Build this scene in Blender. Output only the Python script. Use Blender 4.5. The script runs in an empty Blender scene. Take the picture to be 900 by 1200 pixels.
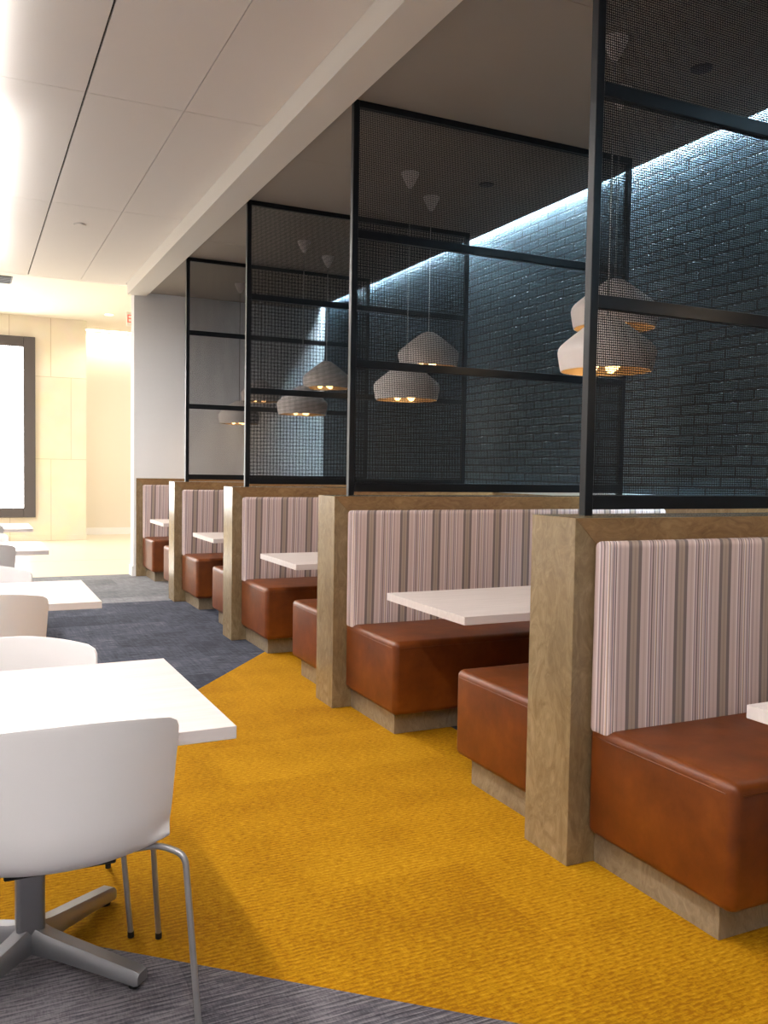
import bpy, bmesh, math, random
from mathutils import Vector, Matrix
random.seed(7)
S = bpy.context.scene
COL = S.collection
PI = math.pi

# ------------------------------------------------------------------ helpers
def srgb(r, g, b):
    def f(c):
        c /= 255.0
        return c / 12.92 if c <= 0.04045 else ((c + 0.055) / 1.055) ** 2.4
    return (f(r), f(g), f(b), 1.0)

def link(o, parent=None):
    COL.objects.link(o)
    if parent is not None:
        o.parent = parent
    return o

def obj(name, bm, mats, parent=None, smooth=False, label=None):
    me = bpy.data.meshes.new(name)
    bmesh.ops.recalc_face_normals(bm, faces=bm.faces)
    bm.to_mesh(me)
    bm.free()
    if not isinstance(mats, (list, tuple)):
        mats = [mats]
    for m in mats:
        me.materials.append(m)
    if smooth:
        for p in me.polygons:
            p.use_smooth = True
        try:
            me.set_sharp_from_angle(angle=math.radians(40))
        except Exception:
            pass
    o = bpy.data.objects.new(name, me)
    link(o, parent)
    if label:
        o['label'] = label
    return o

def tag(o, label, cat, group=None):
    o['label'] = label
    o['category'] = cat
    if group:
        o['group'] = group
    return o

def thing(name, loc, rz=0, label=None, cat=None, group=None):
    o = bpy.data.objects.new(name, None)
    link(o)
    o.location = loc
    o.rotation_euler = (0, 0, rz)
    o.empty_display_size = 0.1
    if label:
        tag(o, label, cat, group)
    return o

def dup(root, loc, label, rz=None, group=None):
    r = root.copy()
    COL.objects.link(r)
    r.location = loc
    if rz is not None:
        r.rotation_euler = (0, 0, rz)
    r['label'] = label
    if group:
        r['group'] = group
    for ch in list(root.children):
        c = ch.copy()
        COL.objects.link(c)
        c.parent = r
        for g in list(ch.children):
            d = g.copy()
            COL.objects.link(d)
            d.parent = c
    return r

def struct(o):
    o['kind'] = 'structure'
    return o

def box(bm, x0, x1, y0, y1, z0, z1, bev=0.0, seg=2, mat=0):
    r = bmesh.ops.create_cube(bm, size=1.0)
    vs = r['verts']
    for v in vs:
        v.co = Vector(((x0 + x1) / 2 + v.co.x * (x1 - x0), (y0 + y1) / 2 + v.co.y * (y1 - y0), (z0 + z1) / 2 + v.co.z * (z1 - z0)))
    fs = set(f for v in vs for f in v.link_faces)
    for f in fs:
        f.material_index = mat
    if bev > 0:
        es = list(set(e for v in vs for e in v.link_edges))
        bmesh.ops.bevel(bm, geom=es, offset=bev, segments=seg, profile=0.5, affect='EDGES')
    return vs

def B(x0, x1, y0, y1, z0, z1, bev=0.0, seg=2):
    bm = bmesh.new()
    box(bm, x0, x1, y0, y1, z0, z1, bev, seg)
    return bm

def lathe(bm, prof, seg=40, center=(0, 0, 0), mat=0, mats=None):
    cx, cy, cz = center
    rings = []
    for r, z in prof:
        if r < 1e-6:
            rings.append([bm.verts.new((cx, cy, cz + z))])
        else:
            rings.append([bm.verts.new((cx + r * math.cos(2 * PI * i / seg), cy + r * math.sin(2 * PI * i / seg), cz + z)) for i in range(seg)])
    for k in range(len(rings) - 1):
        a, b = rings[k], rings[k + 1]
        for i in range(seg):
            j = (i + 1) % seg
            if len(a) == 1 and len(b) == 1:
                continue
            if len(a) == 1:
                f = bm.faces.new((a[0], b[i], b[j]))
            elif len(b) == 1:
                f = bm.faces.new((a[i], a[j], b[0]))
            else:
                f = bm.faces.new((a[i], a[j], b[j], b[i]))
            f.material_index = mats[k] if mats else mat

def tube(bm, pts, r, seg=10, caps=True):
    pts = [Vector(p) for p in pts]
    rings = []
    n = len(pts)
    prev = None
    for i, p in enumerate(pts):
        if i == 0:
            d = pts[1] - pts[0]
        elif i == n - 1:
            d = pts[-1] - pts[-2]
        else:
            d = (pts[i + 1] - p).normalized() + (p - pts[i - 1]).normalized()
        d.normalize()
        ref = prev if prev is not None else (Vector((1, 0, 0)) if abs(d.x) < 0.9 else Vector((0, 1, 0)))
        u = (ref - d * ref.dot(d)).normalized()
        w = d.cross(u)
        prev = u
        rings.append([bm.verts.new(p + (u * math.cos(2 * PI * k / seg) + w * math.sin(2 * PI * k / seg)) * r) for k in range(seg)])
    for a, b in zip(rings[:-1], rings[1:]):
        for k in range(seg):
            bm.faces.new((a[k], a[(k + 1) % seg], b[(k + 1) % seg], b[k]))
    if caps:
        bm.faces.new(rings[0][::-1])
        bm.faces.new(rings[-1])

def bez(pts, n=8):
    """round a polyline's inner corners: pts = [(point, corner radius)]"""
    out = []
    P = [Vector(p) for p, _ in pts]
    for i, (p, r) in enumerate(pts):
        if i == 0 or i == len(pts) - 1 or r <= 0:
            out.append(P[i]); continue
        a = P[i] + (P[i - 1] - P[i]).normalized() * r
        b = P[i] + (P[i + 1] - P[i]).normalized() * r
        for k in range(n + 1):
            t = k / n
            out.append(a * (1 - t) ** 2 + P[i] * 2 * t * (1 - t) + b * t * t)
    return out

# ------------------------------------------------------------------ materials
def newmat(name):
    m = bpy.data.materials.new(name)
    m.use_nodes = True
    nt = m.node_tree
    return m, nt, nt.nodes['Principled BSDF']

def N(nt, typ, **kw):
    n = nt.nodes.new(typ)
    for k, v in kw.items():
        setattr(n, k, v)
    return n

def plain(name, col, rough=0.5, metal=0.0, spec=None, bump=None, coat=0.0):
    m, nt, b = newmat(name)
    b.inputs['Base Color'].default_value = col
    b.inputs['Roughness'].default_value = rough
    b.inputs['Metallic'].default_value = metal
    if spec is not None:
        b.inputs['Specular IOR Level'].default_value = spec
    if coat:
        b.inputs['Coat Weight'].default_value = coat
        b.inputs['Coat Roughness'].default_value = 0.15
    if bump:
        sc, st = bump
        tc = N(nt, 'ShaderNodeTexCoord')
        no = N(nt, 'ShaderNodeTexNoise'); no.inputs['Scale'].default_value = sc; no.inputs['Detail'].default_value = 4
        bp = N(nt, 'ShaderNodeBump'); bp.inputs['Strength'].default_value = st; bp.inputs['Distance'].default_value = 0.01
        nt.links.new(tc.outputs['Object'], no.inputs['Vector'])
        nt.links.new(no.outputs['Fac'], bp.inputs['Height'])
        nt.links.new(bp.outputs['Normal'], b.inputs['Normal'])
    return m

def emit(name, col, strength):
    m, nt, b = newmat(name)
    b.inputs['Base Color'].default_value = (0.02, 0.02, 0.02, 1)
    b.inputs['Emission Color'].default_value = col
    b.inputs['Emission Strength'].default_value = strength
    return m

def ramp(nt, stops, interp='LINEAR'):
    r = N(nt, 'ShaderNodeValToRGB')
    cr = r.color_ramp
    cr.interpolation = interp
    while len(cr.elements) > 1:
        cr.elements.remove(cr.elements[-1])
    cr.elements[0].position = stops[0][0]; cr.elements[0].color = stops[0][1]
    for p, c in stops[1:]:
        e = cr.elements.new(p); e.color = c
    return r

def mapping(nt, scale, coord='Object', rot=(0, 0, 0)):
    tc = N(nt, 'ShaderNodeTexCoord')
    mp = N(nt, 'ShaderNodeMapping')
    mp.inputs['Scale'].default_value = scale
    mp.inputs['Rotation'].default_value = rot
    nt.links.new(tc.outputs[coord], mp.inputs['Vector'])
    return mp

def carpet(name, c_dark, c_mid, c_light, thread=(14, 150), tile=0.5, streak=0.55, warp=(200, 40), mott=0.24, tiles=0.05, rib=0.0):
    """woven loop pile: fine threads running along X, mottled, in square tiles"""
    m, nt, b = newmat(name)
    b.inputs['Roughness'].default_value = 0.95
    b.inputs['Specular IOR Level'].default_value = 0.1
    m1 = mapping(nt, (thread[0], thread[1], 1))
    n1 = N(nt, 'ShaderNodeTexNoise'); n1.inputs['Scale'].default_value = 1.0; n1.inputs['Detail'].default_value = 3; n1.inputs['Roughness'].default_value = 0.65
    nt.links.new(m1.outputs[0], n1.inputs['Vector'])
    m2 = mapping(nt, (warp[0], warp[1], 1))
    n2 = N(nt, 'ShaderNodeTexNoise'); n2.inputs['Scale'].default_value = 1.0; n2.inputs['Detail'].default_value = 2
    nt.links.new(m2.outputs[0], n2.inputs['Vector'])
    m3 = mapping(nt, (1, 1, 1))
    n3 = N(nt, 'ShaderNodeTexNoise'); n3.inputs['Scale'].default_value = 3.0; n3.inputs['Detail'].default_value = 2
    nt.links.new(m3.outputs[0], n3.inputs['Vector'])
    br = N(nt, 'ShaderNodeTexBrick')
    br.offset = 0.5
    br.inputs['Scale'].default_value = 1.0
    br.inputs['Brick Width'].default_value = tile * 2; br.inputs['Row Height'].default_value = tile
    br.inputs['Mortar Size'].default_value = 0.0
    br.inputs['Color1'].default_value = (0.0, 0.0, 0.0, 1); br.inputs['Color2'].default_value = (1, 1, 1, 1)
    nt.links.new(m3.outputs[0], br.inputs['Vector'])
    a = N(nt, 'ShaderNodeMath', operation='MULTIPLY'); a.inputs[1].default_value = streak
    nt.links.new(n1.outputs['Fac'], a.inputs[0])
    a2 = N(nt, 'ShaderNodeMath', operation='MULTIPLY_ADD'); a2.inputs[1].default_value = 0.16
    nt.links.new(n2.outputs['Fac'], a2.inputs[0]); nt.links.new(a.outputs[0], a2.inputs[2])
    a3 = N(nt, 'ShaderNodeMath', operation='MULTIPLY_ADD'); a3.inputs[1].default_value = mott
    nt.links.new(n3.outputs['Fac'], a3.inputs[0]); nt.links.new(a2.outputs[0], a3.inputs[2])
    a4 = N(nt, 'ShaderNodeMath', operation='MULTIPLY_ADD'); a4.inputs[1].default_value = tiles
    nt.links.new(br.outputs['Color'], a4.inputs[0]); nt.links.new(a3.outputs[0], a4.inputs[2])
    if rib:
        # raised rows running along X, broken up by the yarn noise
        sp = N(nt, 'ShaderNodeSeparateXYZ'); nt.links.new(m3.outputs[0], sp.inputs[0])
        ph = N(nt, 'ShaderNodeMath', operation='MULTIPLY_ADD'); ph.inputs[1].default_value = 2 * PI / 0.018
        nz = N(nt, 'ShaderNodeMath', operation='MULTIPLY'); nz.inputs[1].default_value = 5.0
        nt.links.new(n1.outputs['Fac'], nz.inputs[0]); nt.links.new(sp.outputs['Y'], ph.inputs[0]); nt.links.new(nz.outputs[0], ph.inputs[2])
        sn = N(nt, 'ShaderNodeMath', operation='SINE'); nt.links.new(ph.outputs[0], sn.inputs[0])
        a5 = N(nt, 'ShaderNodeMath', operation='MULTIPLY_ADD'); a5.inputs[1].default_value = rib
        nt.links.new(sn.outputs[0], a5.inputs[0]); nt.links.new(a4.outputs[0], a5.inputs[2])
        a4 = a5
    r = ramp(nt, [(0.37, c_dark), (0.49, c_mid), (0.61, c_light)])
    nt.links.new(a4.outputs[0], r.inputs[0])
    nt.links.new(r.outputs[0], b.inputs['Base Color'])
    bp = N(nt, 'ShaderNodeBump'); bp.inputs['Strength'].default_value = 0.55; bp.inputs['Distance'].default_value = 0.004
    nt.links.new(a2.outputs[0], bp.inputs['Height'])
    nt.links.new(bp.outputs['Normal'], b.inputs['Normal'])
    return m

def veneer(name, c1, c2, c3, stretch=(1, 1, 1), rough=0.24):
    """mottled burl laminate with feathery flecks"""
    m, nt, b = newmat(name)
    mp = mapping(nt, stretch)
    wn = N(nt, 'ShaderNodeTexNoise'); wn.inputs['Scale'].default_value = 5; wn.inputs['Detail'].default_value = 3
    nt.links.new(mp.outputs[0], wn.inputs['Vector'])
    mix = N(nt, 'ShaderNodeMix', data_type='VECTOR'); mix.inputs[0].default_value = 0.25
    nt.links.new(mp.outputs[0], mix.inputs[4]); nt.links.new(wn.outputs['Color'], mix.inputs[5])
    n1 = N(nt, 'ShaderNodeTexNoise'); n1.inputs['Scale'].default_value = 48; n1.inputs['Detail'].default_value = 7; n1.inputs['Roughness'].default_value = 0.7; n1.inputs['Distortion'].default_value = 0.7
    nt.links.new(mix.outputs[1], n1.inputs['Vector'])
    n2 = N(nt, 'ShaderNodeTexNoise'); n2.inputs['Scale'].default_value = 4.5; n2.inputs['Detail'].default_value = 3
    nt.links.new(mix.outputs[1], n2.inputs['Vector'])
    a = N(nt, 'ShaderNodeMath', operation='MULTIPLY_ADD'); a.inputs[1].default_value = 0.6
    h = N(nt, 'ShaderNodeMath', operation='MULTIPLY'); h.inputs[1].default_value = 0.4
    nt.links.new(n2.outputs['Fac'], h.inputs[0])
    nt.links.new(n1.outputs['Fac'], a.inputs[0]); nt.links.new(h.outputs[0], a.inputs[2])
    r = ramp(nt, [(0.33, c1), (0.5, c2), (0.68, c3)])
    nt.links.new(a.outputs[0], r.inputs[0])
    nt.links.new(r.outputs[0], b.inputs['Base Color'])
    b.inputs['Roughness'].default_value = rough
    bp = N(nt, 'ShaderNodeBump'); bp.inputs['Strength'].default_value = 0.06; bp.inputs['Distance'].default_value = 0.003
    nt.links.new(n1.outputs['Fac'], bp.inputs['Height']); nt.links.new(bp.outputs['Normal'], b.inputs['Normal'])
    return m

def leather():
    m, nt, b = newmat('caramel_leather')
    mp = mapping(nt, (1, 1, 1))
    n = N(nt, 'ShaderNodeTexNoise'); n.inputs['Scale'].default_value = 6; n.inputs['Detail'].default_value = 6; n.inputs['Roughness'].default_value = 0.6
    nt.links.new(mp.outputs[0], n.inputs['Vector'])
    r = ramp(nt, [(0.3, srgb(84, 38, 6)), (0.55, srgb(106, 51, 10)), (0.8, srgb(128, 68, 20))])
    nt.links.new(n.outputs['Fac'], r.inputs[0]); nt.links.new(r.outputs[0], b.inputs['Base Color'])
    v = N(nt, 'ShaderNodeTexVoronoi'); v.inputs['Scale'].default_value = 420
    nt.links.new(mp.outputs[0], v.inputs['Vector'])
    bp = N(nt, 'ShaderNodeBump'); bp.inputs['Strength'].default_value = 0.10; bp.inputs['Distance'].default_value = 0.001
    nt.links.new(v.outputs['Distance'], bp.inputs['Height'])
    bp2 = N(nt, 'ShaderNodeBump'); bp2.inputs['Strength'].default_value = 0.08; bp2.inputs['Distance'].default_value = 0.02
    nt.links.new(n.outputs['Fac'], bp2.inputs['Height']); nt.links.new(bp.outputs['Normal'], bp2.inputs['Normal'])
    nt.links.new(bp2.outputs['Normal'], b.inputs['Normal'])
    b.inputs['Roughness'].default_value = 0.42
    b.inputs['Specular IOR Level'].default_value = 0.38
    return m

def stripes():
    m, nt, b = newmat('striped_upholstery')
    tc = N(nt, 'ShaderNodeTexCoord')
    sx = N(nt, 'ShaderNodeSeparateXYZ'); nt.links.new(tc.outputs['Object'], sx.inputs[0])
    mul = N(nt, 'ShaderNodeMath', operation='MULTIPLY_ADD'); mul.inputs[1].default_value = 1 / 0.205; mul.inputs[2].default_value = 20.30
    sk = N(nt, 'ShaderNodeMath', operation='MULTIPLY_ADD'); sk.inputs[1].default_value = -0.7
    nt.links.new(sx.outputs['Y'], sk.inputs[0]); nt.links.new(sx.outputs['X'], sk.inputs[2])
    nt.links.new(sk.outputs[0], mul.inputs[0])
    fr = N(nt, 'ShaderNodeMath', operation='FRACT'); nt.links.new(mul.outputs[0], fr.inputs[0])
    pk = srgb(204, 182, 178); pk2 = srgb(194, 171, 166); dk = srgb(124, 110, 108); br_ = srgb(168, 149, 136)
    wh = srgb(228, 214, 211); gp = srgb(152, 134, 138); tn = srgb(204, 178, 156); vi = srgb(134, 125, 138)
    st = [(0.0, dk), (0.07, br_), (0.12, srgb(156, 138, 124)), (0.15, br_), (0.20, dk), (0.27, pk), (0.34, pk2), (0.38, pk), (0.42, wh), (0.445, gp), (0.47, pk),
          (0.50, dk), (0.525, pk2), (0.56, gp), (0.575, wh), (0.595, tn), (0.615, gp), (0.635, wh), (0.655, pk2), (0.69, vi), (0.71, pk), (0.735, dk), (0.755, wh), (0.785, pk2), (0.82, gp), (0.835, pk), (0.90, pk2), (0.94, pk)]
    r = ramp(nt, st, 'CONSTANT')
    nt.links.new(fr.outputs[0], r.inputs[0])
    nt.links.new(r.outputs[0], b.inputs['Base Color'])
    b.inputs['Roughness'].default_value = 0.85
    b.inputs['Specular IOR Level'].default_value = 0.2
    n = N(nt, 'ShaderNodeTexNoise'); n.inputs['Scale'].default_value = 500
    nt.links.new(tc.outputs['Object'], n.inputs['Vector'])
    bp = N(nt, 'ShaderNodeBump'); bp.inputs['Strength'].default_value = 0.25; bp.inputs['Distance'].default_value = 0.001
    nt.links.new(n.outputs['Fac'], bp.inputs['Height']); nt.links.new(bp.outputs['Normal'], b.inputs['Normal'])
    return m

def brick():
    m, nt, b = newmat('slate_blue_brick')
    tc = N(nt, 'ShaderNodeTexCoord')
    sx = N(nt, 'ShaderNodeSeparateXYZ'); nt.links.new(tc.outputs['Object'], sx.inputs[0])
    cb = N(nt, 'ShaderNodeCombineXYZ'); nt.links.new(sx.outputs['Y'], cb.inputs['X']); nt.links.new(sx.outputs['Z'], cb.inputs['Y'])
    br = N(nt, 'ShaderNodeTexBrick'); br.offset = 0.5
    br.inputs['Scale'].default_value = 1.0
    br.inputs['Brick Width'].default_value = 0.235; br.inputs['Row Height'].default_value = 0.066
    br.inputs['Mortar Size'].default_value = 0.008; br.inputs['Mortar Smooth'].default_value = 0.15; br.inputs['Bias'].default_value = 0.0
    br.inputs['Color1'].default_value = srgb(50, 68, 78); br.inputs['Color2'].default_value = srgb(66, 84, 92); br.inputs['Mortar'].default_value = srgb(14, 18, 22)
    nt.links.new(cb.outputs[0], br.inputs['Vector'])
    n = N(nt, 'ShaderNodeTexNoise'); n.inputs['Scale'].default_value = 60; n.inputs['Detail'].default_value = 4
    nt.links.new(cb.outputs[0], n.inputs['Vector'])
    mx = N(nt, 'ShaderNodeMix', data_type='RGBA', blend_type='OVERLAY'); mx.inputs[0].default_value = 0.25
    nt.links.new(br.outputs['Color'], mx.inputs[6]); nt.links.new(n.outputs['Color'], mx.inputs[7])
    nt.links.new(mx.outputs[2], b.inputs['Base Color'])
    inv = N(nt, 'ShaderNodeMath', operation='MULTIPLY_ADD'); inv.inputs[1].default_value = -1.0; inv.inputs[2].default_value = 1.0
    nt.links.new(br.outputs['Fac'], inv.inputs[0])
    ad = N(nt, 'ShaderNodeMath', operation='MULTIPLY_ADD'); ad.inputs[1].default_value = 0.10
    nt.links.new(n.outputs['Fac'], ad.inputs[0]); nt.links.new(inv.outputs[0], ad.inputs[2])
    bp = N(nt, 'ShaderNodeBump'); bp.inputs['Strength'].default_value = 0.7; bp.inputs['Distance'].default_value = 0.007
    nt.links.new(ad.outputs[0], bp.inputs['Height']); nt.links.new(bp.outputs['Normal'], b.inputs['Normal'])
    b.inputs['Roughness'].default_value = 0.5
    return m

def stone():
    m, nt, b = newmat('cream_limestone')
    tc = N(nt, 'ShaderNodeTexCoord')
    sx = N(nt, 'ShaderNodeSeparateXYZ'); nt.links.new(tc.outputs['Object'], sx.inputs[0])
    cb = N(nt, 'ShaderNodeCombineXYZ'); sh_ = N(nt, 'ShaderNodeMath', operation='ADD'); sh_.inputs[1].default_value = -0.31
    nt.links.new(sx.outputs['X'], sh_.inputs[0]); nt.links.new(sh_.outputs[0], cb.inputs['X']); nt.links.new(sx.outputs['Z'], cb.inputs['Y'])
    br = N(nt, 'ShaderNodeTexBrick'); br.offset = 0.5
    br.inputs['Scale'].default_value = 1.0
    br.inputs['Brick Width'].default_value = 0.66; br.inputs['Row Height'].default_value = 1.42
    br.inputs['Mortar Size'].default_value = 0.0065; br.inputs['Mortar Smooth'].default_value = 0.3
    br.inputs['Color1'].default_value = srgb(224, 212, 190); br.inputs['Color2'].default_value = srgb(234, 223, 203); br.inputs['Mortar'].default_value = srgb(200, 184, 158)
    nt.links.new(cb.outputs[0], br.inputs['Vector'])
    n = N(nt, 'ShaderNodeTexNoise'); n.inputs['Scale'].default_value = 3; n.inputs['Detail'].default_value = 7
    nt.links.new(cb.outputs[0], n.inputs['Vector'])
    mx = N(nt, 'ShaderNodeMix', data_type='RGBA', blend_type='SOFT_LIGHT'); mx.inputs[0].default_value = 0.3
    nt.links.new(br.outputs['Color'], mx.inputs[6]); nt.links.new(n.outputs['Color'], mx.inputs[7])
    nt.links.new(mx.outputs[2], b.inputs['Base Color'])
    b.inputs['Roughness'].default_value = 0.5
    return m

def pale_wood(name, a_, b_):
    m, nt, b = newmat(name)
    mp = mapping(nt, (1.2, 14, 6))
    n = N(nt, 'ShaderNodeTexNoise'); n.inputs['Scale'].default_value = 3; n.inputs['Detail'].default_value = 6; n.inputs['Distortion'].default_value = 0.6
    nt.links.new(mp.outputs[0], n.inputs['Vector'])
    r = ramp(nt, [(0.3, a_), (0.7, b_)])
    nt.links.new(n.outputs['Fac'], r.inputs[0]); nt.links.new(r.outputs[0], b.inputs['Base Color'])
    b.inputs['Roughness'].default_value = 0.38
    return m

M = {}
M['ceil'] = plain('ceiling_panel_white', srgb(242, 235, 228), 0.8)
M['ceil_booth'] = plain('booth_ceiling_plaster', srgb(158, 148, 136), 0.85, bump=(60, 0.05))
M['joint'] = plain('ceiling_joint_dark', srgb(70, 62, 56), 0.9)
M['beam'] = plain('beam_paint', srgb(238, 232, 222), 0.75)
M['wall_white'] = plain('white_wall_paint', srgb(240, 239, 238), 0.75)
M['wall_cream'] = plain('cream_wall_paint', srgb(228, 220, 206), 0.75)
M['lobby_floor'] = plain('cream_stone_floor', srgb(212, 202, 180), 0.28)
M['black'] = plain('black_powdercoat', srgb(18, 20, 24), 0.36, spec=0.25, bump=(300, 0.02))
M['mesh'] = plain('black_perforated_metal', srgb(12, 12, 14), 0.6, spec=0.2)
M['veneer_v'] = veneer('burl_veneer_upright', srgb(108, 90, 64), srgb(132, 112, 82), srgb(156, 136, 104), (1, 1, 0.45))
M['veneer_h'] = veneer('burl_veneer_flat', srgb(108, 82, 54), srgb(134, 104, 70), srgb(156, 126, 88), (0.45, 1, 1))
M['plinth'] = veneer('plinth_laminate', srgb(110, 94, 74), srgb(132, 116, 94), srgb(152, 136, 112), (1, 1, 0.6))
M['leather'] = leather()
M['stripe'] = stripes()
M['brick'] = brick()
M['stone'] = stone()
M['table'] = pale_wood('white_ash_laminate', srgb(212, 201, 197), srgb(224, 214, 210))
M['table_edge'] = plain('table_edge_band', srgb(222, 214, 206), 0.45)
M['plastic'] = plain('white_moulded_plastic', srgb(247, 243, 242), 0.42)
M['chrome'] = plain('brushed_aluminium', srgb(160, 161, 164), 0.38, 0.85)
M['steel'] = plain('satin_grey_steel', srgb(172, 170, 170), 0.42, 0.75)
M['rubber'] = plain('black_rubber', srgb(20, 20, 20), 0.7)
M['lampw'] = plain('white_ceramic_shade', srgb(220, 210, 204), 0.6, bump=(120, 0.03))
M['gold'] = plain('gold_lining', srgb(140, 116, 80), 0.5, 0.6)
M['bulb'] = emit('warm_bulb_glow', (1.0, 0.62, 0.24, 1), 9.0)
M['cord'] = plain('grey_fabric_cord', srgb(150, 146, 140), 0.7)
M['led'] = emit('cool_led_strip', (0.60, 0.84, 1.0, 1), 700)
M['screen'] = emit('backlit_panel', (1.0, 0.99, 0.96, 1), 10.0)
M['frame'] = plain('dark_bronze_frame', srgb(88, 82, 82), 0.42, 0.4)
M['lightdown'] = emit('diffuser_glow', (1.0, 0.96, 0.93, 1), 78.0)
M['lightdown_far'] = emit('diffuser_glow_far', (1.0, 0.97, 0.95, 1), 140.0)
M['lightup_far'] = emit('uplight_glow_far', (1.0, 0.98, 0.95, 1), 75.0)
M['lightup'] = emit('uplight_glow', (1.0, 0.98, 0.96, 1), 15.0)
M['downlight'] = emit('downlight_glow', (1.0, 0.93, 0.80, 1), 9.0)
M['trimwhite'] = plain('white_metal_trim', srgb(232, 230, 226), 0.5)
M['exit_face'] = plain('exit_face_white', srgb(236, 230, 220), 0.5)
M['exit_red'] = emit('exit_red_glow', (1.0, 0.16, 0.10, 1), 1.0)
M['vent'] = plain('vent_dark', srgb(60, 56, 52), 0.6)
M['ledge'] = plain('pale_ledge_tile', srgb(190, 200, 202), 0.4)
M['c_yellow'] = carpet('yellow_carpet', srgb(138, 92, 6), srgb(167, 118, 10), srgb(190, 142, 26), (42, 130), warp=(170, 60), mott=0.18, tiles=0.06, rib=0.035)
M['c_blue'] = carpet('slate_carpet', srgb(52, 55, 65), srgb(80, 83, 94), srgb(124, 126, 134), (10, 60), warp=(70, 4), streak=0.42, mott=0.16, tiles=0.09)
M['c_grey'] = carpet('warm_grey_carpet', srgb(54, 52, 58), srgb(84, 81, 87), srgb(124, 119, 123), (11, 190), streak=0.62, rib=0.04)
M['c_light'] = carpet('light_grey_carpet', srgb(98, 99, 103), srgb(120, 121, 125), srgb(146, 147, 150), (10, 60), warp=(70, 4), mott=0.12, tiles=0.1)

# ------------------------------------------------------------------ measured layout (metres; camera at x=0, y=0)
PY = [10.700, 8.568, 6.495, 4.438, 2.330]     # near faces of the dividers, from the white end wall towards the camera
T = 0.247                                     # divider thickness
X0, XW = 1.817, 4.22                          # aisle end of dividers, brick wall face
ZP = 1.180                                    # divider height
ZC_L, ZC_R, ZC_LOB = 3.49, 3.392, 3.85        # ceilings
ZBEAM = 3.35
XB0, XB1 = 1.71, 1.93                         # beam
YEND = 10.73                                  # end wall face
YLOB = 10.95                                  # carpet / lobby stone line
LX0, LX1 = -4.2, 5.6
YBACK = -3.0

# ------------------------------------------------------------------ room shell
def poly_floor(name, pts, mat, z=0.0, th=0.03):
    bm = bmesh.new()
    top = [bm.verts.new((x, y, z)) for x, y in pts]
    bot = [bm.verts.new((x, y, z - th)) for x, y in pts]
    bm.faces.new(top)
    bm.faces.new(bot[::-1])
    n = len(pts)
    for i in range(n):
        bm.faces.new((top[i], bot[i], bot[(i + 1) % n], top[(i + 1) % n]))
    return struct(obj(name, bm, mat))

YL = (-0.388, 3.062)
XYE = 2.26
A_top = (XYE, 5.121 + 1.271 * (XYE - 1.232))
B_bot = (XYE, 2.662 - 0.865 * (XYE - 0.074))
poly_floor('floor_yellow_carpet', [YL, B_bot, A_top], M['c_yellow'])
poly_floor('floor_slate_carpet', [(LX0, 3.062), YL, A_top, (XYE, B_bot[1]), (XW, B_bot[1]), (XW, 8.68), (LX0, 8.68)], M['c_blue'])
poly_floor('floor_warm_grey_carpet', [(LX0, YBACK), (XW, YBACK), (XW, B_bot[1]), B_bot, YL, (LX0, 3.062)], M['c_grey'])
poly_floor('floor_light_grey_carpet', [(LX0, 8.68), (XW, 8.68), (XW, YLOB), (LX0, YLOB)], M['c_light'])
poly_floor('floor_lobby_stone', [(LX0, YLOB), (LX1, YLOB), (LX1, 17.6), (LX0, 17.6)], M['lobby_floor'])
# thin dark joint in the lobby stone
struct(obj('trim_1', B(LX0, LX1, 12.72, 12.735, -0.004, 0.0006), plain('stone_joint', srgb(186, 168, 138), 0.6)))

# main ceiling: individual flat panels with open joints below a dark backing
bm = bmesh.new()
xs = [LX0, -3.36, -2.79, -2.22, -1.65, -1.08, -0.51, 0.06, 0.63, 1.20, XB0]
ys = [YBACK, -1.65, 0.7, 3.05, 5.43, 7.78, 10.84]
lamp_cells = {(-0.51, y0) for y0 in ys} | {(-2.79, y0) for y0 in ys}
for i in range(len(xs) - 1):
    g0 = 0.006 if abs(xs[i] - 0.63) < 1e-3 else 0.0025
    g1 = 0.006 if abs(xs[i + 1] - 0.63) < 1e-3 else 0.0025
    for j in range(len(ys) - 1):
        box(bm, xs[i] + g0, xs[i + 1] - g1, ys[j] + 0.0025, ys[j + 1] - 0.0025, ZC_L, ZC_L + 0.02)
box(bm, LX0, XB0, YBACK, 10.84, ZC_L + 0.03, ZC_L + 0.06, mat=1)
struct(obj('ceiling', bm, [M['ceil'], M['joint']]))
# step up into the lobby, lobby ceiling
struct(obj('ceiling_step', B(LX0, XB1, 10.84, YLOB, ZC_L, ZC_LOB + 0.1), M['ceil']))
struct(obj('ceiling_lobby', B(LX0, LX1, YLOB, 17.6, ZC_LOB, ZC_LOB + 0.1), M['wall_cream']))
# downstand beam
struct(obj('beam', B(XB0, XB1, YBACK, YEND, ZBEAM, ZC_LOB), M['beam']))
# booth ceiling with a cove slot at the brick wall
bm = bmesh.new()
yy = [YBACK, -1.6, 0.8, 3.2, 5.6, 8.0, YEND]
for j in range(len(yy) - 1):
    box(bm, XB1, 4.07, yy[j] + 0.0015, yy[j + 1] - 0.0015, ZC_R, ZC_R + 0.04)
box(bm, XB1, 4.07, YBACK, YEND, ZC_R + 0.04, ZC_R + 0.08)
struct(obj('ceiling_booth', bm, M['ceil_booth']))
struct(obj('ceiling_cove', B(XB1, XW + 0.1, YBACK, YEND, ZC_LOB - 0.03, ZC_LOB), M['ceil']))
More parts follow.
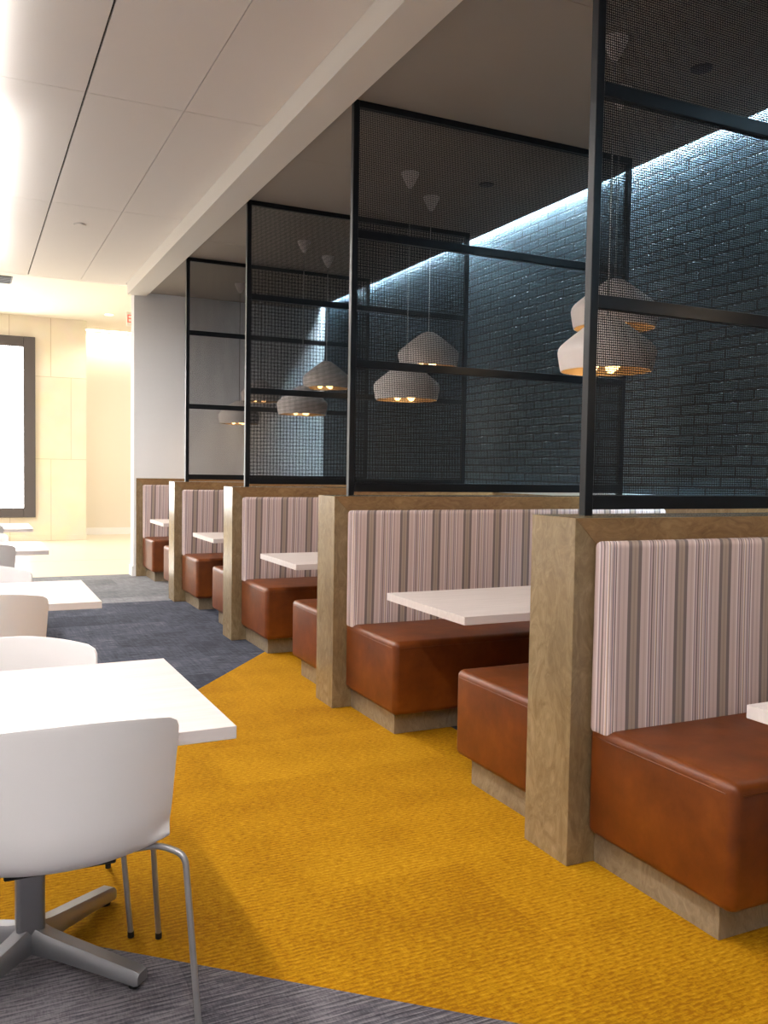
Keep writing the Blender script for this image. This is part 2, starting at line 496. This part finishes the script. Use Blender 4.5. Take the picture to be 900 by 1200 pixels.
# walls
struct(obj('wall_right', B(XW, XW + 0.15, YBACK, YEND, 0, ZC_LOB), M['brick']))
struct(obj('wall_end', B(1.79, LX1, YEND, YEND + 0.21, 0, ZC_LOB), M['wall_white']))
struct(obj('wall_stone', B(LX0, 1.883, 16.2, 17.4, 0, ZC_LOB), M['stone']))
struct(obj('wall_far', B(LX0, LX1 + 0.1, 17.4, 17.55, 0, ZC_LOB), M['wall_cream']))
struct(obj('wall_lobby', B(LX1, LX1 + 0.12, YLOB, 17.5, 0, ZC_LOB), M['wall_cream']))
struct(obj('wall_left', B(LX0 - 0.15, LX0, YBACK, 17.5, 0, ZC_LOB), M['wall_white']))
struct(obj('wall_back', B(LX0, XW, YBACK - 0.15, YBACK, 0, ZC_LOB), M['wall_white']))
struct(obj('baseboard_far', B(1.883, LX1, 17.385, 17.4, 0, 0.13), M['wall_white']))
struct(obj('baseboard_stone', B(LX0, 1.89, 16.185, 16.2, 0, 0.10), M['stone']))
struct(obj('baseboard_end', B(1.772, 1.79, YEND + 0.0, YEND + 0.22, 0, 0.12), M['wall_white']))
# pale ledge on the brick wall above the bench backs
struct(obj('trim_2', B(XW - 0.07, XW, YBACK, YEND - 0.03, 1.15, 1.19, 0.004), M['ledge']))
struct(obj('wall_panelling', B(XW - 0.05, XW, YBACK, YEND - 0.03, 0, 1.15), M['veneer_v']))

# LED tape lying in the cove, shining down the brick
cv = thing('cove_light', (4.188, 3.8, 3.515), 0, 'cool white light strip glowing in the ceiling slot above the dark brick wall', 'light strip')
obj('led_tape', B(-0.012, 0.020, -6.75, 6.9, -0.006, 0.0), M['led'], cv)
obj('channel', B(-0.018, 0.030, -6.78, 6.92, 0.0, 0.018), M['trimwhite'], cv)
obj('baffle', B(-0.018, -0.013, -6.78, 6.92, -0.068, 0.0), M['trimwhite'], cv)  # unseen strip added to keep LED spill off the pendants

# ------------------------------------------------------------------ booths: dividers, benches, tables
ORD = ['against the white end wall', 'second from the white end wall', 'third from the white end wall', 'fourth from the white end wall', 'farthest from the white end wall']
def divider(k):
    y0 = PY[k]
    d = T if k else 0.028
    t = thing('booth_divider', (X0, y0, 0), 0, ['tan veneer divider set against the white end wall', 'tan veneer booth divider second from the white end wall', 'tan veneer booth divider third from the white end wall, beside slate carpet',
                                               'tan veneer booth divider standing on yellow carpet, fourth from the white end wall', 'largest tan veneer booth divider, its whole end face showing'][k], 'divider', 'booth dividers')
    w = 4.17 - X0
    bm = bmesh.new()
    box(bm, 0, w, 0, d, 0, ZP, 0.0015, 1)
    obj('core_panel', bm, M['veneer_v'], t)
    # mitred picture-frame facing on both faces: stile and top rail
    for s in ((0, 1) if k else (0,)):
        yb = 0 if s == 0 else d
        dy = -0.0025 if s == 0 else 0.0025
        bm = bmesh.new()
        def quad(pts):
            a = [bm.verts.new((x, yb, z)) for x, z in pts]
            b = [bm.verts.new((x, yb + dy, z)) for x, z in pts]
            bm.faces.new(a); bm.faces.new(b)
            n = len(pts)
            for i in range(n):
                bm.faces.new((a[i], a[(i + 1) % n], b[(i + 1) % n], b[i]))
        quad([(0.001, ZP - 0.001), (w, ZP - 0.001), (w, ZP - 0.10), (0.10, ZP - 0.10)])
        obj('top_rail', bm, M['veneer_h'], t)
    return t

def rounded(bm, x0, x1, y0, y1, z0, z1, r, seg=4, puff=0.0):
    vs = box(bm, x0, x1, y0, y1, z0, z1)
    bmesh.ops.bevel(bm, geom=list(set(e for v in vs for e in v.link_edges)), offset=r, segments=seg, profile=0.5, affect='EDGES')

BX = 1.888     # aisle end of seats and backs
def bench(loc, rz, label):
    """local: back towards +y (y = 0 is the divider face), sitter faces -y"""
    t = thing('booth_bench', loc, rz, label, 'bench', 'booth benches')
    L = 4.14 - BX
    s = -1 if abs(rz) > 0.1 else 1          # flipped about z: keep the aisle end at the same world x
    def X(a, b):
        return (a, b) if s == 1 else (-b, -a)
    x0, x1 = X(0, L)
    bm = bmesh.new()
    rounded(bm, x0, x1, -0.632, -0.004, 0.112, 0.482, 0.030, 5)
    obj('seat', bm, M['leather'], t, True)
    # stitched seam just under the top edge
    bm = bmesh.new()
    xe = x0 if s == 1 else x1
    e = -1 if s == 1 else 1
    tube(bm, [(xe + e * 0.0005, -0.03, 0.449), (xe + e * 0.0005, -0.60, 0.449)], 0.0022, 6)
    tube(bm, [(x0 + 0.03, -0.6325, 0.449), (x1 - 0.03, -0.6325, 0.449)], 0.0022, 6)
    obj('seam', bm, M['leather'], t, True)
    bm = bmesh.new()
    px0, px1 = X(0.042, L)
    box(bm, px0, px1, -0.553, 0, 0.0, 0.125, 0.001, 1)
    obj('plinth', bm, M['plinth'], t)
    bm = bmesh.new()
    rounded(bm, x0, x1, -0.078, -0.003, 0.455, 1.104, 0.022, 5)
    bmesh.ops.subdivide_edges(bm, edges=[e_ for e_ in bm.edges if abs(e_.verts[0].co.z - e_.verts[1].co.z) > 0.4], cuts=8)
    for v in bm.verts:
        if v.co.y < -0.04:
            u = (v.co.z - 0.455) / (1.104 - 0.455)
            v.co.y -= 0.030 * max(0, 1 - u) ** 1.6        # fuller towards the seat
    obj('backrest', bm, M['stripe'], t, True)
    return t

names_n = ['smallest leather bench with striped back, set against the white end wall',
           'leather bench with striped back on the divider second from the white end wall',
           'leather bench with striped back on the divider third from the white end wall',
           'leather bench with wide striped back on the divider fourth from the white end wall',
           'largest leather bench with broad striped back, on the largest tan divider']
names_f = [None,
           'thin sliver of leather seat behind the divider second from the white end wall',
           'leather seat end showing behind the divider third from the white end wall',
           'leather seat end showing behind the divider fourth from the white end wall',
           'brown leather seat end standing behind the largest tan divider, beside yellow carpet']
for k in range(5):
    divider(k)
for k in range(5):
    bench((BX, PY[k] - 0.0027, 0), 0, names_n[k])
    if k:
        bench((BX, PY[k] + T + 0.0027, 0), PI, names_f[k])

# booth tables
TB = thing('booth_table', (1.872, 0, 0), 0, 'x', 'table', 'booth tables')
bm = bmesh.new(); box(bm, 0, 2.22, -0.375, 0.375, 0.684, 0.72, 0.0012, 1)
top = obj('tabletop', bm, M['table'], TB)
bm = bmesh.new(); box(bm, 0.8, 0.9, -0.05, 0.05, 0.012, 0.684, 0.01, 2)
obj('column', bm, M['rubber'], TB)
bm = bmesh.new(); box(bm, 0.62, 1.08, -0.22, 0.22, 0.0, 0.014, 0.004, 1)
obj('base_plate', bm, M['rubber'], TB)
bm = bmesh.new(); box(bm, 2.18, 2.22, -0.3, 0.3, 0.60, 0.684, 0.003, 1)
obj('wall_cleat', bm, M['rubber'], TB)
tl = ['white booth table before the striped bench on the white end wall', 'white booth table between the second and third dividers from the white end wall',
      'white booth table reaching out between the third and fourth dividers from the end wall', 'large white booth table showing its pale corner behind the largest tan divider',
      'white booth table corner before the largest striped bench back']
mids = [(PY[k] + PY[k + 1] + T) / 2 - 0.012 for k in range(4)] + [1.28]
for i, y in enumerate(mids):
    if i == 0:
        TB.location.y = y; TB['label'] = tl[0]
    else:
        dup(TB, (1.872, y, 0), tl[i])

# ------------------------------------------------------------------ mesh privacy screens on the dividers
SW, PW = 1.989, 0.035
XS = 1.952
def lattice(x0, x1, z0, z1):
    """perforated sheet: square grid, finer cross bars and a boss at each cell centre"""
    bm = bmesh.new()
    c = 0.0170
    nx = int(round((x1 - x0) / c)); nz = int(round((z1 - z0) / c))
    cx = (x1 - x0) / nx; cz = (z1 - z0) / nz
    h = 0.0007
    for i in range(nx * 2 + 1):
        x = x0 + i * cx / 2
        w = 0.0015 if i % 2 == 0 else 0.00105
        box(bm, x - w, x + w, -h, h, z0, z1)
    for j in range(nz * 2 + 1):
        z = z0 + j * cz / 2
        w = 0.0016 if j % 2 == 0 else 0.00105
        box(bm, x0, x1, -h * 0.98, h * 0.98, z - w, z + w)
    r = 0.0034
    for i in range(nx):
        for j in range(nz):
            x = x0 + (i + 0.5) * cx; z = z0 + (j + 0.5) * cz
            f = [bm.verts.new((x + r * math.cos(a * PI / 3), -h * 1.2, z + r * math.sin(a * PI / 3))) for a in range(6)]
            g = [bm.verts.new((v.co.x, h * 1.2, v.co.z)) for v in f]
            bm.faces.new(f); bm.faces.new(g[::-1])
    me = bpy.data.meshes.new('mesh_panel')
    bm.to_mesh(me); bm.free()
    me.materials.append(M['mesh'])
    return me

SC = thing('privacy_screen', (XS, 0, ZP), 0, 'x', 'screen', 'mesh privacy screens')
H = ZC_R - ZP - 0.001
z_rb = 0.022
rails = [(z_rb, z_rb + 0.050), (1.954 - ZP - 0.048, 1.954 - ZP), (2.681 - ZP - 0.048, 2.681 - ZP), (H - 0.036, H)]
for x in (0, SW - PW):
    obj('post', B(x, x + PW, 0, PW, 0, H, 0.002, 1), M['black'], SC)
for a, b in rails:
    obj('rail', B(PW, SW - PW, 0.001, PW - 0.001, a, b, 0.002, 1), M['black'], SC)
for q in range(3):
    me = lattice(PW, SW - PW, rails[q][1], rails[q + 1][0])
    o = bpy.data.objects.new('mesh_panel', me)
    link(o, SC); o.location = (0, PW * 0.5, 0)
sl = ['black framed mesh screen nearest the white end wall', 'black framed mesh screen second from the white end wall',
      'black framed mesh screen third from the white end wall, two pendant lamps showing through it', 'largest black framed mesh screen, rising out of the top of the picture']
for n, k in enumerate((1, 2, 3, 4)):
    loc = (XS, PY[k] + 0.123, ZP)
    if n == 0:
        SC.location = loc; SC['label'] = sl[0]
    else:
        dup(SC, loc, sl[n])

# ------------------------------------------------------------------ pendant lamps
def pendant(loc, zrim, label):
    t = thing('pendant_lamp', (loc[0], loc[1], zrim), 0, label, 'lamp', 'white pendant lamps')
    R = 0.232
    outer = [(0.0, 0.262), (0.030, 0.262), (0.050, 0.254), (0.075, 0.238), (0.115, 0.208), (0.160, 0.172), (0.197, 0.142), (0.219, 0.122), (0.229, 0.107), (R, 0.092), (0.231, 0.078), (0.226, 0.048), (0.221, 0.020), (0.217, 0.004), (0.2155, 0.0)]
    inner = [(0.2125, 0.0), (0.213, 0.004), (0.217, 0.022), (0.222, 0.050), (0.226, 0.090), (0.214, 0.120), (0.155, 0.168), (0.075, 0.232), (0.0, 0.250)]
    bm = bmesh.new(); lathe(bm, outer + inner[:1], 56)
    bmesh.ops.remove_doubles(bm, verts=bm.verts, dist=1e-5)
    sh = obj('shade', bm, M['lampw'], t, True)
    bm = bmesh.new(); lathe(bm, inner, 56)
    obj('lining', bm, M['gold'], sh, True, 'gold lining inside the shade')
    bm = bmesh.new(); lathe(bm, [(0, 0.250), (0.03, 0.249), (0.03, 0.16), (0.0, 0.16)], 16)
    obj('socket', bm, M['gold'], t, True)
    for a in range(3):
        ang = 2 * PI * a / 3 + 0.5
        c = Vector((0.062 * math.cos(ang), 0.062 * math.sin(ang), 0.026))
        bm = bmesh.new()
        prof = [(0.0, -0.030), (0.014, -0.026), (0.024, -0.012), (0.027, 0.004), (0.023, 0.022), (0.013, 0.042), (0.011, 0.060), (0.0, 0.062)]
        lathe(bm, prof, 16, c)
        bu = obj('bulb', bm, M['bulb'], t, True, 'glowing amber bulb')
        bm = bmesh.new()
        tube(bm, [c + Vector((0, 0, 0.055)), c + Vector((0, 0, 0.10)), Vector((0.02 * math.cos(ang), 0.02 * math.sin(ang), 0.17))], 0.010, 8)
        obj('bulb_holder', bm, M['gold'], t, True)
    zc = ZC_R - zrim
    bm = bmesh.new(); tube(bm, [(0, 0, 0.258), (0, 0, zc - 0.1)], 0.0035, 8)
    obj('cord', bm, M['cord'], t, True)
    bm = bmesh.new(); lathe(bm, [(0, zc), (0.062, zc), (0.060, zc - 0.012), (0.045, zc - 0.045), (0.028, zc - 0.08), (0.010, zc - 0.105), (0, zc - 0.108)], 24)
    obj('ceiling_canopy', bm, M['lampw'], t, True)
    # the lamp's own light
    li = bpy.data.lights.new('lamp_light', 'POINT'); li.energy = 5; li.color = (1.0, 0.77, 0.52); li.shadow_soft_size = 0.04
    lo = bpy.data.objects.new('lamp_light', li); link(lo, t); lo.location = (0, 0, 0.03)
    return t

pa = [(2.775, 9.67), (2.770, 7.58), (2.785, 5.50), (2.785, 3.37), (2.80, 1.27)]
pb = [(3.16, 10.10), (3.17, 8.00), (3.17, 5.90), (3.17, 3.78), (3.17, 1.68)]
la = ['lower white pendant lamp nearest the white end wall, half behind a screen post', 'lower white pendant lamp seen through the second mesh screen from the white end wall',
      'lower white pendant lamp seen through the third screen from the end wall', 'largest white pendant lamp, half hidden by the post of the largest screen',
      'lower white pendant lamp over the booth table beside the largest striped bench back']
lb = ['higher pendant lamp nearest the white end wall, only its amber bulbs showing', 'higher cone shaped white pendant lamp through the second mesh screen, bulbs showing',
      'higher pointed white pendant lamp seen through the third screen from the end wall', 'white pendant lamp hanging just above and behind the largest lamp',
      'higher white pendant lamp over the booth table beside the largest striped bench back']
for i in range(5):
    pendant(pa[i], 1.822, la[i])
    pendant(pb[i], 2.118, lb[i])

# small dark discs in the booth ceiling
def ceil_disc(name, x, y, z, r, label, cat, mat, group=None):
    bm = bmesh.new(); lathe(bm, [(0, 0), (r, 0), (r, -0.004), (r * 0.9, -0.010), (r * 0.55, -0.012), (0, -0.012)], 28)
    o = obj(name, bm, mat, None, True); o.location = (x, y, z + 0.001)
    return tag(o, label, cat, group)

# ------------------------------------------------------------------ cafe tables on the left
CT = thing('cafe_table', (0.142, 0, 0), 0, 'x', 'table', 'white cafe tables')
ZT = 0.70
bm = bmesh.new(); box(bm, -0.44, 0.44, -0.41, 0.41, ZT - 0.032, ZT, 0.0012, 1)
obj('tabletop', bm, M['table'], CT)
bm = bmesh.new()
box(bm, -0.036, 0.036, -0.036, 0.036, 0.03, ZT - 0.032, 0.012, 3)
obj('column', bm, M['chrome'], CT, True)
bm = bmesh.new(); box(bm, -0.2, 0.2, -0.2, 0.2, ZT - 0.040, ZT - 0.0321, 0.002, 1)
obj('mounting_plate', bm, M['rubber'], CT)
for a in range(4):
    ang = PI / 4 + a * PI / 2
    d = Vector((math.cos(ang), math.sin(ang), 0)); nrm = Vector((-d.y, d.x, 0))
    bm = bmesh.new()
    rings = []
    for (s, zt, w, hh) in ((0.026, 0.104, 0.026, 0.068), (0.06, 0.094, 0.025, 0.058), (0.12, 0.084, 0.0245, 0.050), (0.24, 0.066, 0.024, 0.042), (0.340, 0.050, 0.0235, 0.036), (0.350, 0.044, 0.021, 0.028)):
        ring = []
        for (u, v) in ((-1, 0), (-1, 0.75), (-0.7, 1), (0.7, 1), (1, 0.75), (1, 0)):
            p = d * s + nrm * (u * w) + Vector((0, 0, zt - hh + v * hh))
            ring.append(bm.verts.new(p))
        rings.append(ring)
    for r0, r1 in zip(rings[:-1], rings[1:]):
        for i in range(6):
            bm.faces.new((r0[i], r0[(i + 1) % 6], r1[(i + 1) % 6], r1[i]))
    bm.faces.new(rings[0]); bm.faces.new(rings[-1][::-1])
    ft = obj('foot', bm, M['chrome'], CT, True)
    bm = bmesh.new()
    p = d * 0.325
    lathe(bm, [(0, 0), (0.014, 0), (0.014, 0.013), (0, 0.013)], 14, (p.x, p.y, 0))
    obj('glide', bm, M['rubber'], ft)

# ------------------------------------------------------------------ chairs
CH = thing('cafe_chair', (0, 0, 0), 0, 'x', 'chair', 'white cafe chairs')
def shell_point(u, v):
    # v: 0 at the front lip .. 1 at the top of the back ; local +y is the chair's front
    P = [(0.215, 0.425, 0.205), (0.17, 0.440, 0.215), (0.08, 0.440, 0.225), (-0.02, 0.430, 0.232), (-0.11, 0.424, 0.238), (-0.175, 0.430, 0.240), (-0.217, 0.455, 0.240), (-0.236, 0.505, 0.241), (-0.246, 0.57, 0.244), (-0.256, 0.65, 0.249), (-0.265, 0.72, 0.252), (-0.273, 0.782, 0.252)]
    n = len(P) - 1
    f = min(max(v, 0), 1) * n
    i = min(int(f), n - 1); t = f - i
    def cr(k):
        p0 = P[max(i - 1, 0)][k]; p1 = P[i][k]; p2 = P[i + 1][k]; p3 = P[min(i + 2, n)][k]
        return 0.5 * (2 * p1 + (p2 - p0) * t + (2 * p0 - 5 * p1 + 4 * p2 - p3) * t * t + (3 * p1 - p0 - 3 * p2 + p3) * t ** 3)
    y, z, w = cr(0), cr(1), cr(2)
    # blend from seat dish to wrapped back
    b = min(max((f - 4.0) / 2.5, 0), 1); b = b * b * (3 - 2 * b)
    b2 = min(max((f - 5.5) / 2.5, 0), 1); b2 = b2 * b2 * (3 - 2 * b2)
    a2 = u * u
    x = u * w
    y += b * 0.092 * a2
    z += (1 - b2) * (0.020 * a2 * abs(u) + 0.012 * a2) * min(1, f / 3 + 0.3)
    if f > 9.0:
        k = (f - 9) / (n - 9)
        z -= 0.032 * k * a2
    return Vector((x, y, z))
bm = bmesh.new()
NU, NV = 26, 40
grid = []
for j in range(NV + 1):
    v = j / NV
    row = []
    for i in range(NU + 1):
        u = -1 + 2 * i / NU
        # rounded upper and front corners
        uu, vv = u, v
        e = abs(u)
        if v > 0.93:
            lim = 1 - 0.10 * ((v - 0.93) / 0.07) ** 3.2
            uu = u * lim
        if v < 0.10:
            lim = 1 - 0.16 * ((0.10 - v) / 0.10) ** 2.2
            uu = u * lim
        row.append(bm.verts.new(shell_point(uu, vv)))
    grid.append(row)
for j in range(NV):
    for i in range(NU):
        bm.faces.new((grid[j][i], grid[j][i + 1], grid[j + 1][i + 1], grid[j + 1][i]))
sh = obj('shell', bm, M['plastic'], CH, True)
so = sh.modifiers.new('thickness', 'SOLIDIFY'); so.thickness = 0.011; so.offset = 0
bv = sh.modifiers.new('edge', 'BEVEL'); bv.width = 0.004; bv.segments = 3; bv.limit_method = 'ANGLE'; bv.angle_limit = math.radians(50)
bm = bmesh.new()
box(bm, -0.12, 0.12, -0.14, 0.12, 0.4065, 0.4195, 0.003, 1)
obj('underseat_pad', bm, M['rubber'], CH)
for sx in (-1, 1):
    for fy in (1, -1):
        bm = bmesh.new()
        if fy > 0:
            pts = [((sx * 0.10, 0.06, 0.402), 0), ((sx * 0.225, 0.165, 0.405), 0.04), ((sx * 0.262, 0.20, 0.40), 0.03), ((sx * 0.292, 0.238, 0.012), 0)]
        else:
            pts = [((sx * 0.16, -0.09, 0.412), 0), ((sx * 0.215, -0.150, 0.438), 0.03), ((sx * 0.268, -0.195, 0.424), 0.028), ((sx * 0.295, -0.228, 0.012), 0)]
        tube(bm, bez(pts), 0.0078, 12)
        lg = obj('leg', bm, M['steel'], CH, True)
        e = pts[-1][0]
        bm = bmesh.new(); lathe(bm, [(0, 0), (0.0092, 0), (0.0092, 0.016), (0, 0.016)], 14, (e[0], e[1], 0))
        obj('leg_cap', bm, M['rubber'], lg)

ct_y = [2.45, 4.585, 7.20, 9.54]
cl = ['largest white cafe table, chrome pedestal on the edge of yellow and grey carpet', 'white cafe table second from the camera, on slate carpet',
      'white cafe table third from the camera, before the pale lobby floor', 'white cafe table farthest from the camera, closest to the backlit panel']
cx_ = [0.142, 0.115, 0.09, 0.13]
nl = ['largest white chair, back to the camera, bent grey metal legs showing', 'white chair with its shaded back to the camera, pushed in to the second table',
      'white chair with its grey shaded back to the camera, pushed in to the third table', 'white chair back at the picture edge, pushed in to the farthest cafe table']
fl = ['white chair across the largest cafe table, only its rounded back top showing', 'white chair facing the camera on the far side of the second table',
      'white chair facing the camera on the far side of the third table', 'white chair facing the camera on the far side of the farthest cafe table']
ncx = [0.185, 0.06, 0.045, 0.04]
fcx = [0.115, 0.055, 0.04, 0.04]
ncy = [2.192, 4.25, 6.81, 9.02]
fcy = [2.705, 4.86, 7.50, 9.86]
for i in range(4):
    if i == 0:
        CT.location = (cx_[0], ct_y[0], 0); CT.rotation_euler = (0, 0, 0.015); CT['label'] = cl[0]
        CH.location = (ncx[0], ncy[0], 0); CH['label'] = nl[0]
    else:
        dup(CT, (cx_[i], ct_y[i], 0), cl[i], 0)
        dup(CH, (ncx[i], ncy[i], 0), nl[i], 0)
    dup(CH, (fcx[i], fcy[i], 0), fl[i], PI)

# ------------------------------------------------------------------ lobby: backlit panel, exit sign, vent, downlights
BP = thing('backlit_panel', (0.0, 16.2, 0.41), 0, 'large bright white backlit panel in a dark frame on the stone wall', 'display')
px1 = 1.045; px0 = -1.6
fw = 0.19
obj('glowing_face', B(px0 + fw, px1 - fw, -0.035, -0.02, 0.165, 2.905), M['screen'], BP)
bm = bmesh.new()
box(bm, px1 - fw, px1, -0.09, 0, 0, 3.08, 0.006, 1)
box(bm, px0, px0 + fw, -0.09, 0, 0, 3.08, 0.006, 1)
box(bm, px0 + fw, px1 - fw, -0.09, 0, 0, 0.165, 0.006, 1)
box(bm, px0 + fw, px1 - fw, -0.09, 0, 2.905, 3.08, 0.006, 1)
obj('frame', bm, M['frame'], BP)

EX = thing('exit_sign', (2.52, 14.7, ZC_LOB), 0, 'white exit sign with red letters hanging from the lobby ceiling beside the white wall', 'sign')
obj('housing', B(-0.19, 0.19, -0.02, 0.02, -0.262, -0.03, 0.006, 2), M['exit_face'], EX)
bm = bmesh.new(); lathe(bm, [(0, 0), (0.05, 0), (0.05, -0.012), (0.015, -0.016), (0.015, -0.035), (0, -0.035)], 18)
obj('ceiling_mount', bm, M['trimwhite'], EX, True)
cu = bpy.data.curves.new('lettering', 'FONT'); cu.body = 'EXIT'; cu.size = 0.185; cu.align_x = 'CENTER'; cu.align_y = 'CENTER'; cu.extrude = 0.002; cu.offset = 0.0
to = bpy.data.objects.new('lettering', cu); COL.objects.link(to)
bpy.context.view_layer.update()
dg = bpy.context.evaluated_depsgraph_get()
me = bpy.data.meshes.new_from_object(to.evaluated_get(dg))
bpy.data.objects.remove(to)
lo = bpy.data.objects.new('lettering', me); link(lo, EX)
me.materials.clear(); me.materials.append(M['exit_red'])
lo.rotation_euler = (PI / 2, 0, 0); lo.location = (0, -0.0215, -0.146)

VT = thing('air_vent', (0.18, 13.15, ZC_LOB), 0, 'slotted air vent in the bright lobby ceiling at the picture edge', 'vent')
bm = bmesh.new()
for q in range(6):
    box(bm, -0.52, 0.36, -0.235 + q * 0.086, -0.20 + q * 0.086, -0.016, -0.004)
obj('slats', bm, M['vent'], VT)
obj('backing', B(-0.54, 0.38, -0.25, 0.25, -0.004, 0.0), M['vent'], VT)

def downlight(x, y, z, r, label, energy, col, spot=True, size=150):
    t = thing('downlight', (x, y, z), 0, label, 'light', 'recessed downlights')
    bm = bmesh.new(); lathe(bm, [(r * 0.82, -0.003), (r, -0.003), (r, -0.007), (r * 0.8, -0.007), (r * 0.82, -0.003)], 30)
    obj('trim_ring', bm, M['trimwhite'], t, True)
    bm = bmesh.new(); lathe(bm, [(0, -0.002), (r * 0.82, -0.002)], 30)
    obj('lens', bm, M['downlight'], t)
    li = bpy.data.lights.new('lamp_light', 'SPOT'); li.energy = energy; li.color = col; li.spot_size = math.radians(size); li.spot_blend = 0.6; li.shadow_soft_size = r * 0.8
    lo = bpy.data.objects.new('lamp_light', li); link(lo, t); lo.location = (0, 0, -0.02)
    return t

WARM = (1.0, 0.92, 0.80)
downlight(2.14, 15.3, ZC_LOB, 0.085, 'round recessed downlight in the lobby ceiling near the exit sign', 80, WARM)
for (x, y) in ((-1.2, 12.2), (-0.6, 14.6), (3.6, 12.6), (-3.0, 13.4), (4.2, 15.2)):
    downlight(x, y, ZC_LOB, 0.085, 'round recessed downlight in the lobby ceiling outside the picture', 185, WARM)
# wall-wash slot along the far wall
WW = thing('wall_washer', (3.0, 17.22, ZC_LOB), 0, 'bright wall washing light slot at the top of the far lobby wall', 'light')
obj('diffuser', B(-1.1, 1.6, -0.05, 0.05, -0.006, 0.0), emit('washer_glow', (1.0, 0.93, 0.82, 1), 40), WW)

# slim suspended luminaires over the cafe tables, plus unseen fill ones added beside them, shining down and softly up
def linear_light(x, y, label, up='lightup'):
    t = thing('ceiling_light', (x, y, ZC_L), 0, label, 'ceiling light', 'suspended linear lights')
    obj('housing', B(-0.055, -0.045, -1.0, 1.0, -0.20, -0.12), M['trimwhite'], t)
    obj('housing', B(0.045, 0.055, -1.0, 1.0, -0.20, -0.12), M['trimwhite'], t)
    obj('diffuser', B(-0.045, 0.045, -1.0, 1.0, -0.195, -0.185), M['lightdown_far' if y > 9 else 'lightdown'], t)
    obj('uplight_lens', B(-0.045, 0.045, -1.0, 1.0, -0.140, -0.130), M[up], t)
    for yy_ in (-0.8, 0.8):
        bm = bmesh.new(); tube(bm, [(0, yy_, -0.13), (0, yy_, 0)], 0.002, 6)
        obj('wire', bm, M['steel'], t)
    return t
for i, y in enumerate((-0.2, 2.2, 4.6, 7.0, 9.3)):
    linear_light(0.0, y, 'slim suspended light over the row of cafe tables', 'lightup' if y < 6 else 'lightup_far')
    if y < 0:
        linear_light(-0.9, y, 'added slim suspended fill light behind the camera, left of the table row')  # added fill, brightens the back of the nearest chair
    else:
        linear_light(-2.5, y, 'added unseen slim suspended fill light over the open floor', 'lightup' if y < 6 else 'lightup_far')  # added row out of view, general fill for the room

ceil_disc('ceiling_sprinkler', 0.92, 8.38, ZC_L, 0.055, 'small white round cover in the panelled ceiling', 'sprinkler', M['ceil'])
ceil_disc('ceiling_speaker', 3.374, 5.451, ZC_R, 0.055, 'small dark disc in the booth ceiling, seen through the third screen', 'speaker', M['frame'], 'booth ceiling discs')
ceil_disc('ceiling_speaker', 3.371, 3.408, ZC_R, 0.055, 'small dark disc in the booth ceiling, seen through the largest screen', 'speaker', M['frame'], 'booth ceiling discs')

# ------------------------------------------------------------------ world, camera, view
w = bpy.data.worlds.new('world'); S.world = w; w.use_nodes = True
w.node_tree.nodes['Background'].inputs[0].default_value = (0.9, 0.95, 1.0, 1)
w.node_tree.nodes['Background'].inputs[1].default_value = 0.2

f, yaw, pitch, roll = 1021.3, 0.4454, -0.0484, 0.0166
fwd = Vector((math.sin(yaw) * math.cos(pitch), math.cos(yaw) * math.cos(pitch), math.sin(pitch)))
r = Vector((math.cos(yaw), -math.sin(yaw), 0)); u = r.cross(fwd)
c_, s_ = math.cos(roll), math.sin(roll)
R_ = r * c_ + u * s_
U_ = -r * s_ + u * c_
cam = bpy.data.cameras.new('camera')
cam.sensor_fit = 'VERTICAL'; cam.sensor_height = 24; cam.lens = f / 1200 * 24
cam.clip_start = 0.05
co = bpy.data.objects.new('camera', cam); COL.objects.link(co)
mw = Matrix.Identity(4)
for i in range(3):
    mw[i][0] = R_[i]; mw[i][1] = U_[i]; mw[i][2] = -fwd[i]
mw[0][3], mw[1][3], mw[2][3] = 0, 0, 1.33
co.matrix_world = mw
S.camera = co

S.view_settings.view_transform = 'Standard'
S.view_settings.look = 'None'
S.view_settings.exposure = 0.12
S.view_settings.gamma = 1.0
S.view_settings.use_curve_mapping = False
S.cycles.use_denoising = True
S.cycles.max_bounces = 8
S.cycles.sample_clamp_indirect = 6
